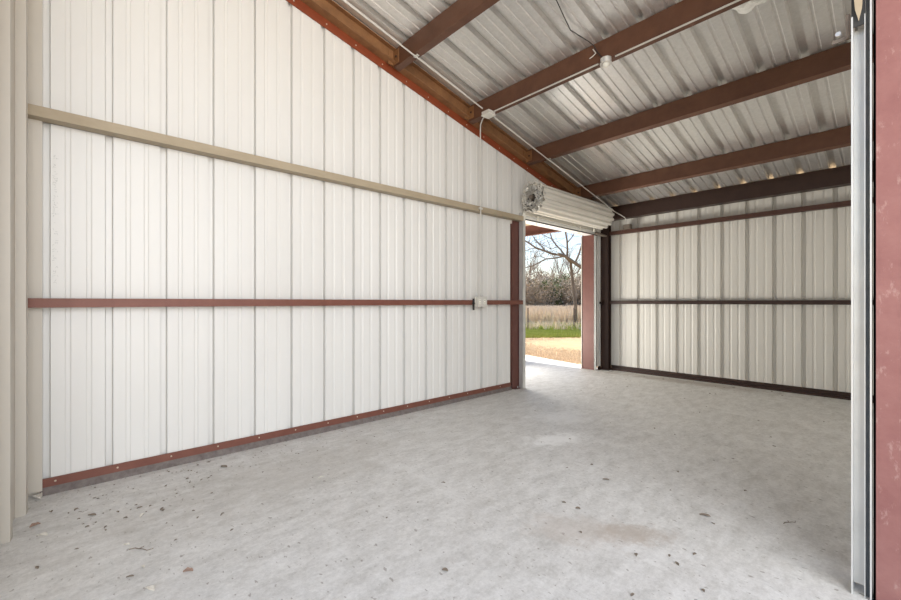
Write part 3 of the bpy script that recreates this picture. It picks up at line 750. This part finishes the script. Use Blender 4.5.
def place_tree(proto, loc, rot, sc, label, seed=1):
    if proto >= len(tree_protos):
        tr, br = tree_mesh(seed, 8.0, 0.13)
        t = thing('bare_tree', loc, label, 'tree', 'bare trees beyond the field')
        t.location = (0, 0, 0)
        a = tr.build('trunk', M_barkfar, t, recalc=False); b = br.build('branches', M_barkfar, t, recalc=False)
        tree_protos.append((t, a, b)); r = t
    else:
        t, a, b = tree_protos[proto]; r = t.copy(); C.objects.link(r)
        for ch in (a, b):
            c = ch.copy(); C.objects.link(c); c.parent = r
    r.location = loc; r.rotation_euler = (0, 0, rot); r.scale = (sc,) * 3; r['label'] = label
    return r
def gp(px, depth, z=-0.06):
    p = aim(px, 302, depth); return (p.x, p.y, z)
tl = ['bare tree behind the brush at the left edge of the far doorway', 'bare tree rising behind the brush left of the doorway centre',
      'bare tree behind the dark green cedar in the doorway view', 'bare tree behind the brush right of the doorway centre', 'bare tree at the right edge of the doorway view']
for i, (px, dp, sc) in enumerate([(527, 46, 1.0), (539, 60, 1.15), (549, 55, 0.95), (562, 50, 1.1), (577, 44, 1.0)]):
    place_tree(i if i < 3 else i - 3, gp(px, dp), rnd.uniform(0, 6), sc, tl[i], 11 + i)

# foreground leaning tree with its big limb
tr = MB(); br = MB()
dz = 21.0
P = lambda x, y, d=dz: aim(x, y, d)
tr.tube([Vector(gp(576, dz, -0.1)), P(575.5, 305), P(573.5, 290), P(572, 275), P(570.5, 262), P(565, 256, dz - 0.2)], [0.10, 0.085, 0.08, 0.075, 0.07, 0.065], 8)
limbs = [([(588, 270), (580, 266.5), (572, 261), (565, 256), (558, 254)], .13, .10), ([(565, 256), (552, 253.7), (545, 251), (536, 248), (529, 243), (520, 238), (508, 230)], .085, .04),
         ([(565, 256), (556, 258), (546, 259), (538, 263), (533, 265.7), (524, 268), (510, 270)], .06, .025), ([(565, 256), (561, 250), (556, 245), (552, 239), (550, 233), (545, 222), (540, 205)], .06, .025),
         ([(567, 257), (567.5, 249), (567, 240), (565, 230), (560, 215), (561, 195)], .075, .03), ([(575, 263), (579, 254), (582, 244), (590, 230)], .07, .04),
         ([(545, 251), (541, 245), (535, 240), (530, 230)], .03, .012), ([(536, 248), (530, 249), (522, 252), (512, 252)], .03, .012), ([(552, 239), (545, 236), (538, 231), (532, 222)], .03, .012),
         ([(567, 243), (573, 236), (577, 226), (580, 212)], .04, .015), ([(558, 247), (551, 249), (545, 246), (538, 243)], .025, .01), ([(546, 259), (541, 256), (534, 257), (526, 260)], .025, .01),
         ([(572, 275), (578, 272), (583, 262), (590, 250)], .05, .02)]
for pts, a, b in limbs:
    br.tube([P(x, y, dz - 0.15 * i) for i, (x, y) in enumerate(pts)], a * 0.72, 6, b * 0.75)
rt = random.Random(4)
for i in range(120):
    pts, a, b = rt.choice(limbs[1:]); k = rt.randint(1, len(pts) - 1); x, y = pts[k]; p = P(x, y, dz - 0.15 * k); d = Vector((rt.uniform(-1, 1), rt.uniform(-1, 1), rt.uniform(-.5, 1.2)))
    q = p + d * 0.45; r2 = q + (d + Vector((rt.uniform(-1, 1), rt.uniform(-1, 1), rt.uniform(-.6, .6)))) * 0.45
    br.tube([p, q, r2], 0.012, 3, 0.005, cap=False)
t = thing('bare_tree', gp(576, dz), 'leaning bare tree with long drooping limbs nearest the far doorway', 'tree')
tr.build('trunk', M_bark, t, recalc=False); br.build('branches', M_bark, t, recalc=False)

# brush: twiggy shrubs
def brush_mesh(seed, w, h, nst, m_leafy):
    rnd = random.Random(seed); mb = MB()
    for i in range(nst):
        a = rnd.uniform(0, 2 * PI); r = w * 0.5 * math.sqrt(rnd.random()); x, y = r * math.cos(a), r * math.sin(a)
        hh = h * rnd.uniform(0.55, 1.0) * (1 - 0.35 * (r / (w * 0.5)) ** 2)
        d = Vector((math.cos(a) * 0.25 + rnd.uniform(-.2, .2), math.sin(a) * 0.25 + rnd.uniform(-.2, .2), 1)).normalized()
        p0 = Vector((x * 0.6, y * 0.6, 0)); p1 = p0 + d * hh * 0.5; p2 = p1 + (d + Vector((rnd.uniform(-.4, .4), rnd.uniform(-.4, .4), 0))).normalized() * hh * 0.5
        mb.tube([p0, p1, p2], 0.03, 3, 0.008, cap=False)
        for k in range(7):
            f = rnd.uniform(0.25, 1); b = p0.lerp(p1, f * 2) if f < 0.5 else p1.lerp(p2, f * 2 - 1)
            e = b + Vector((rnd.uniform(-1, 1), rnd.uniform(-1, 1), rnd.uniform(-.2, 1))) * 0.5
            mb.tube([b, e], 0.012, 3, 0.005, cap=False)
            if m_leafy:
                for q in range(m_leafy):
                    c = b.lerp(e, rnd.random()) + Vector((rnd.uniform(-.15, .15), rnd.uniform(-.15, .15), rnd.uniform(-.15, .15)))
                    u = Vector((rnd.uniform(-1, 1), rnd.uniform(-1, 1), rnd.uniform(-1, 1))).normalized() * 0.09; v = u.orthogonal().normalized() * 0.06
                    mb.add([c - u, c - v, c + u, c + v], [(0, 1, 2, 3)])
    return mb
bp_, bp2 = None, None
brush = [(523, 34, 4.2), (531, 38, 4.6), (538, 33, 3.4), (545, 40, 4.4), (556, 36, 3.8), (566, 34, 3.6), (573, 39, 4.6), (582, 34, 4.0), (551, 46, 5.0), (534, 47, 5.6), (570, 48, 5.2)]
bw_ = ['at the left edge of the doorway view', 'second from the left in the doorway view', 'low and left of the dark cedar', 'behind and left of the dark cedar', 'just right of the dark cedar',
       'in front of the leaning tree trunk', 'tall and right of the leaning tree trunk', 'at the right edge of the doorway view', 'rising behind the cedar', 'tall at the back on the left', 'tall at the back on the right']
for i, (px, dp, h) in enumerate(brush):
    if bp_ is None: o = bp_ = brush_mesh(2, 4.0, 4.0, 150, 2).build('dry_shrub', M_brush, recalc=False)
    else: o = bp_.copy(); C.objects.link(o)
    o.location = gp(px, dp); o.rotation_euler = (0, 0, i * 1.7); s = h / 4.0; o.scale = (s, s, s)
    tag(o, 'brown leafless shrub ' + bw_[i], 'shrub', 'brown brush beyond the field')
for i, (px, dp, h, lb) in enumerate([(547, 34, 3.3, 'dark green cedar shrub in the middle of the doorway view'), (557, 36, 3.9, 'dark green cedar shrub right of the middle one'), (568, 37, 2.6, 'smaller green shrub behind the leaning tree trunk')]):
    if bp2 is None: o = bp2 = brush_mesh(5, 3.0, 3.6, 130, 9).build('cedar_shrub', M_cedar, recalc=False)
    else: o = bp2.copy(); C.objects.link(o)
    o.location = gp(px, dp); o.rotation_euler = (0, 0, i * 2.1); s = h / 3.6; o.scale = (s, s, s)
    tag(o, lb, 'shrub')

# grass
def grass(name, m, label, d0, d1, h, n, seed, px0=505, px1=605, w=0.012, blades=3):
    rnd = random.Random(seed); mb = MB()
    for i in range(n):
        dp = math.sqrt(rnd.uniform(d0 * d0, d1 * d1)); x, y, z = gp(rnd.uniform(px0, px1), dp)
        for k in range(blades):
            hh = h * rnd.uniform(0.5, 1.1); a = rnd.uniform(0, PI); c, s_ = math.cos(a) * w, math.sin(a) * w
            ox, oy = x + rnd.uniform(-.06, .06), y + rnd.uniform(-.06, .06); lx, ly = rnd.uniform(-.35, .35) * hh, rnd.uniform(-.35, .35) * hh
            mb.add([(ox - c, oy - s_, z - 0.06), (ox + c, oy + s_, z - 0.06), (ox + lx * 0.5 + c * .7, oy + ly * .5 + s_ * .7, z + hh * 0.6), (ox + lx, oy + ly, z + hh), (ox + lx * 0.5 - c * .7, oy + ly * .5 - s_ * .7, z + hh * 0.6)], [(0, 1, 2, 3, 4)])
    return tag(mb.build(name, m, recalc=False), label, 'grass', kind='stuff')
grass('mown_grass', M_straw, 'short dry mown grass right outside the far doorway', 8.5, 14.0, 0.035, 5000, 1)
grass('green_grass', M_green, 'strip of fresh green grass across the view outside', 14.3, 17.5, 0.13, 4200, 2, w=0.016)
grass('dry_grass', M_straw, 'tall straw coloured grass mixed into the green strip', 17.2, 20.5, 0.42, 420, 3, w=0.014)
grass('green_grass', M_green, 'taller patchy green grass behind the fence posts', 17.3, 22.0, 0.24, 2300, 4, w=0.02)
grass('dry_grass', M_straw, 'tall straw coloured field grass in front of the brush', 21.0, 34.0, 1.0, 7000, 5, w=0.025)
# fence posts
for px, lb in ((528, 'thin steel fence post left in the doorway view'), (574, 'thin steel fence post right in the doorway view')):
    x, y, z = gp(px, 17.5)
    mb = MB(); mb.box((x - 0.025, y - 0.005, z - 0.1), (x + 0.025, y + 0.005, 0.95)); mb.box((x - 0.005, y, z - 0.1), (x + 0.005, y + 0.03, 0.95))
    tag(mb.build('fence_post', M_post), lb, 'fence post', 'fence posts in the field')
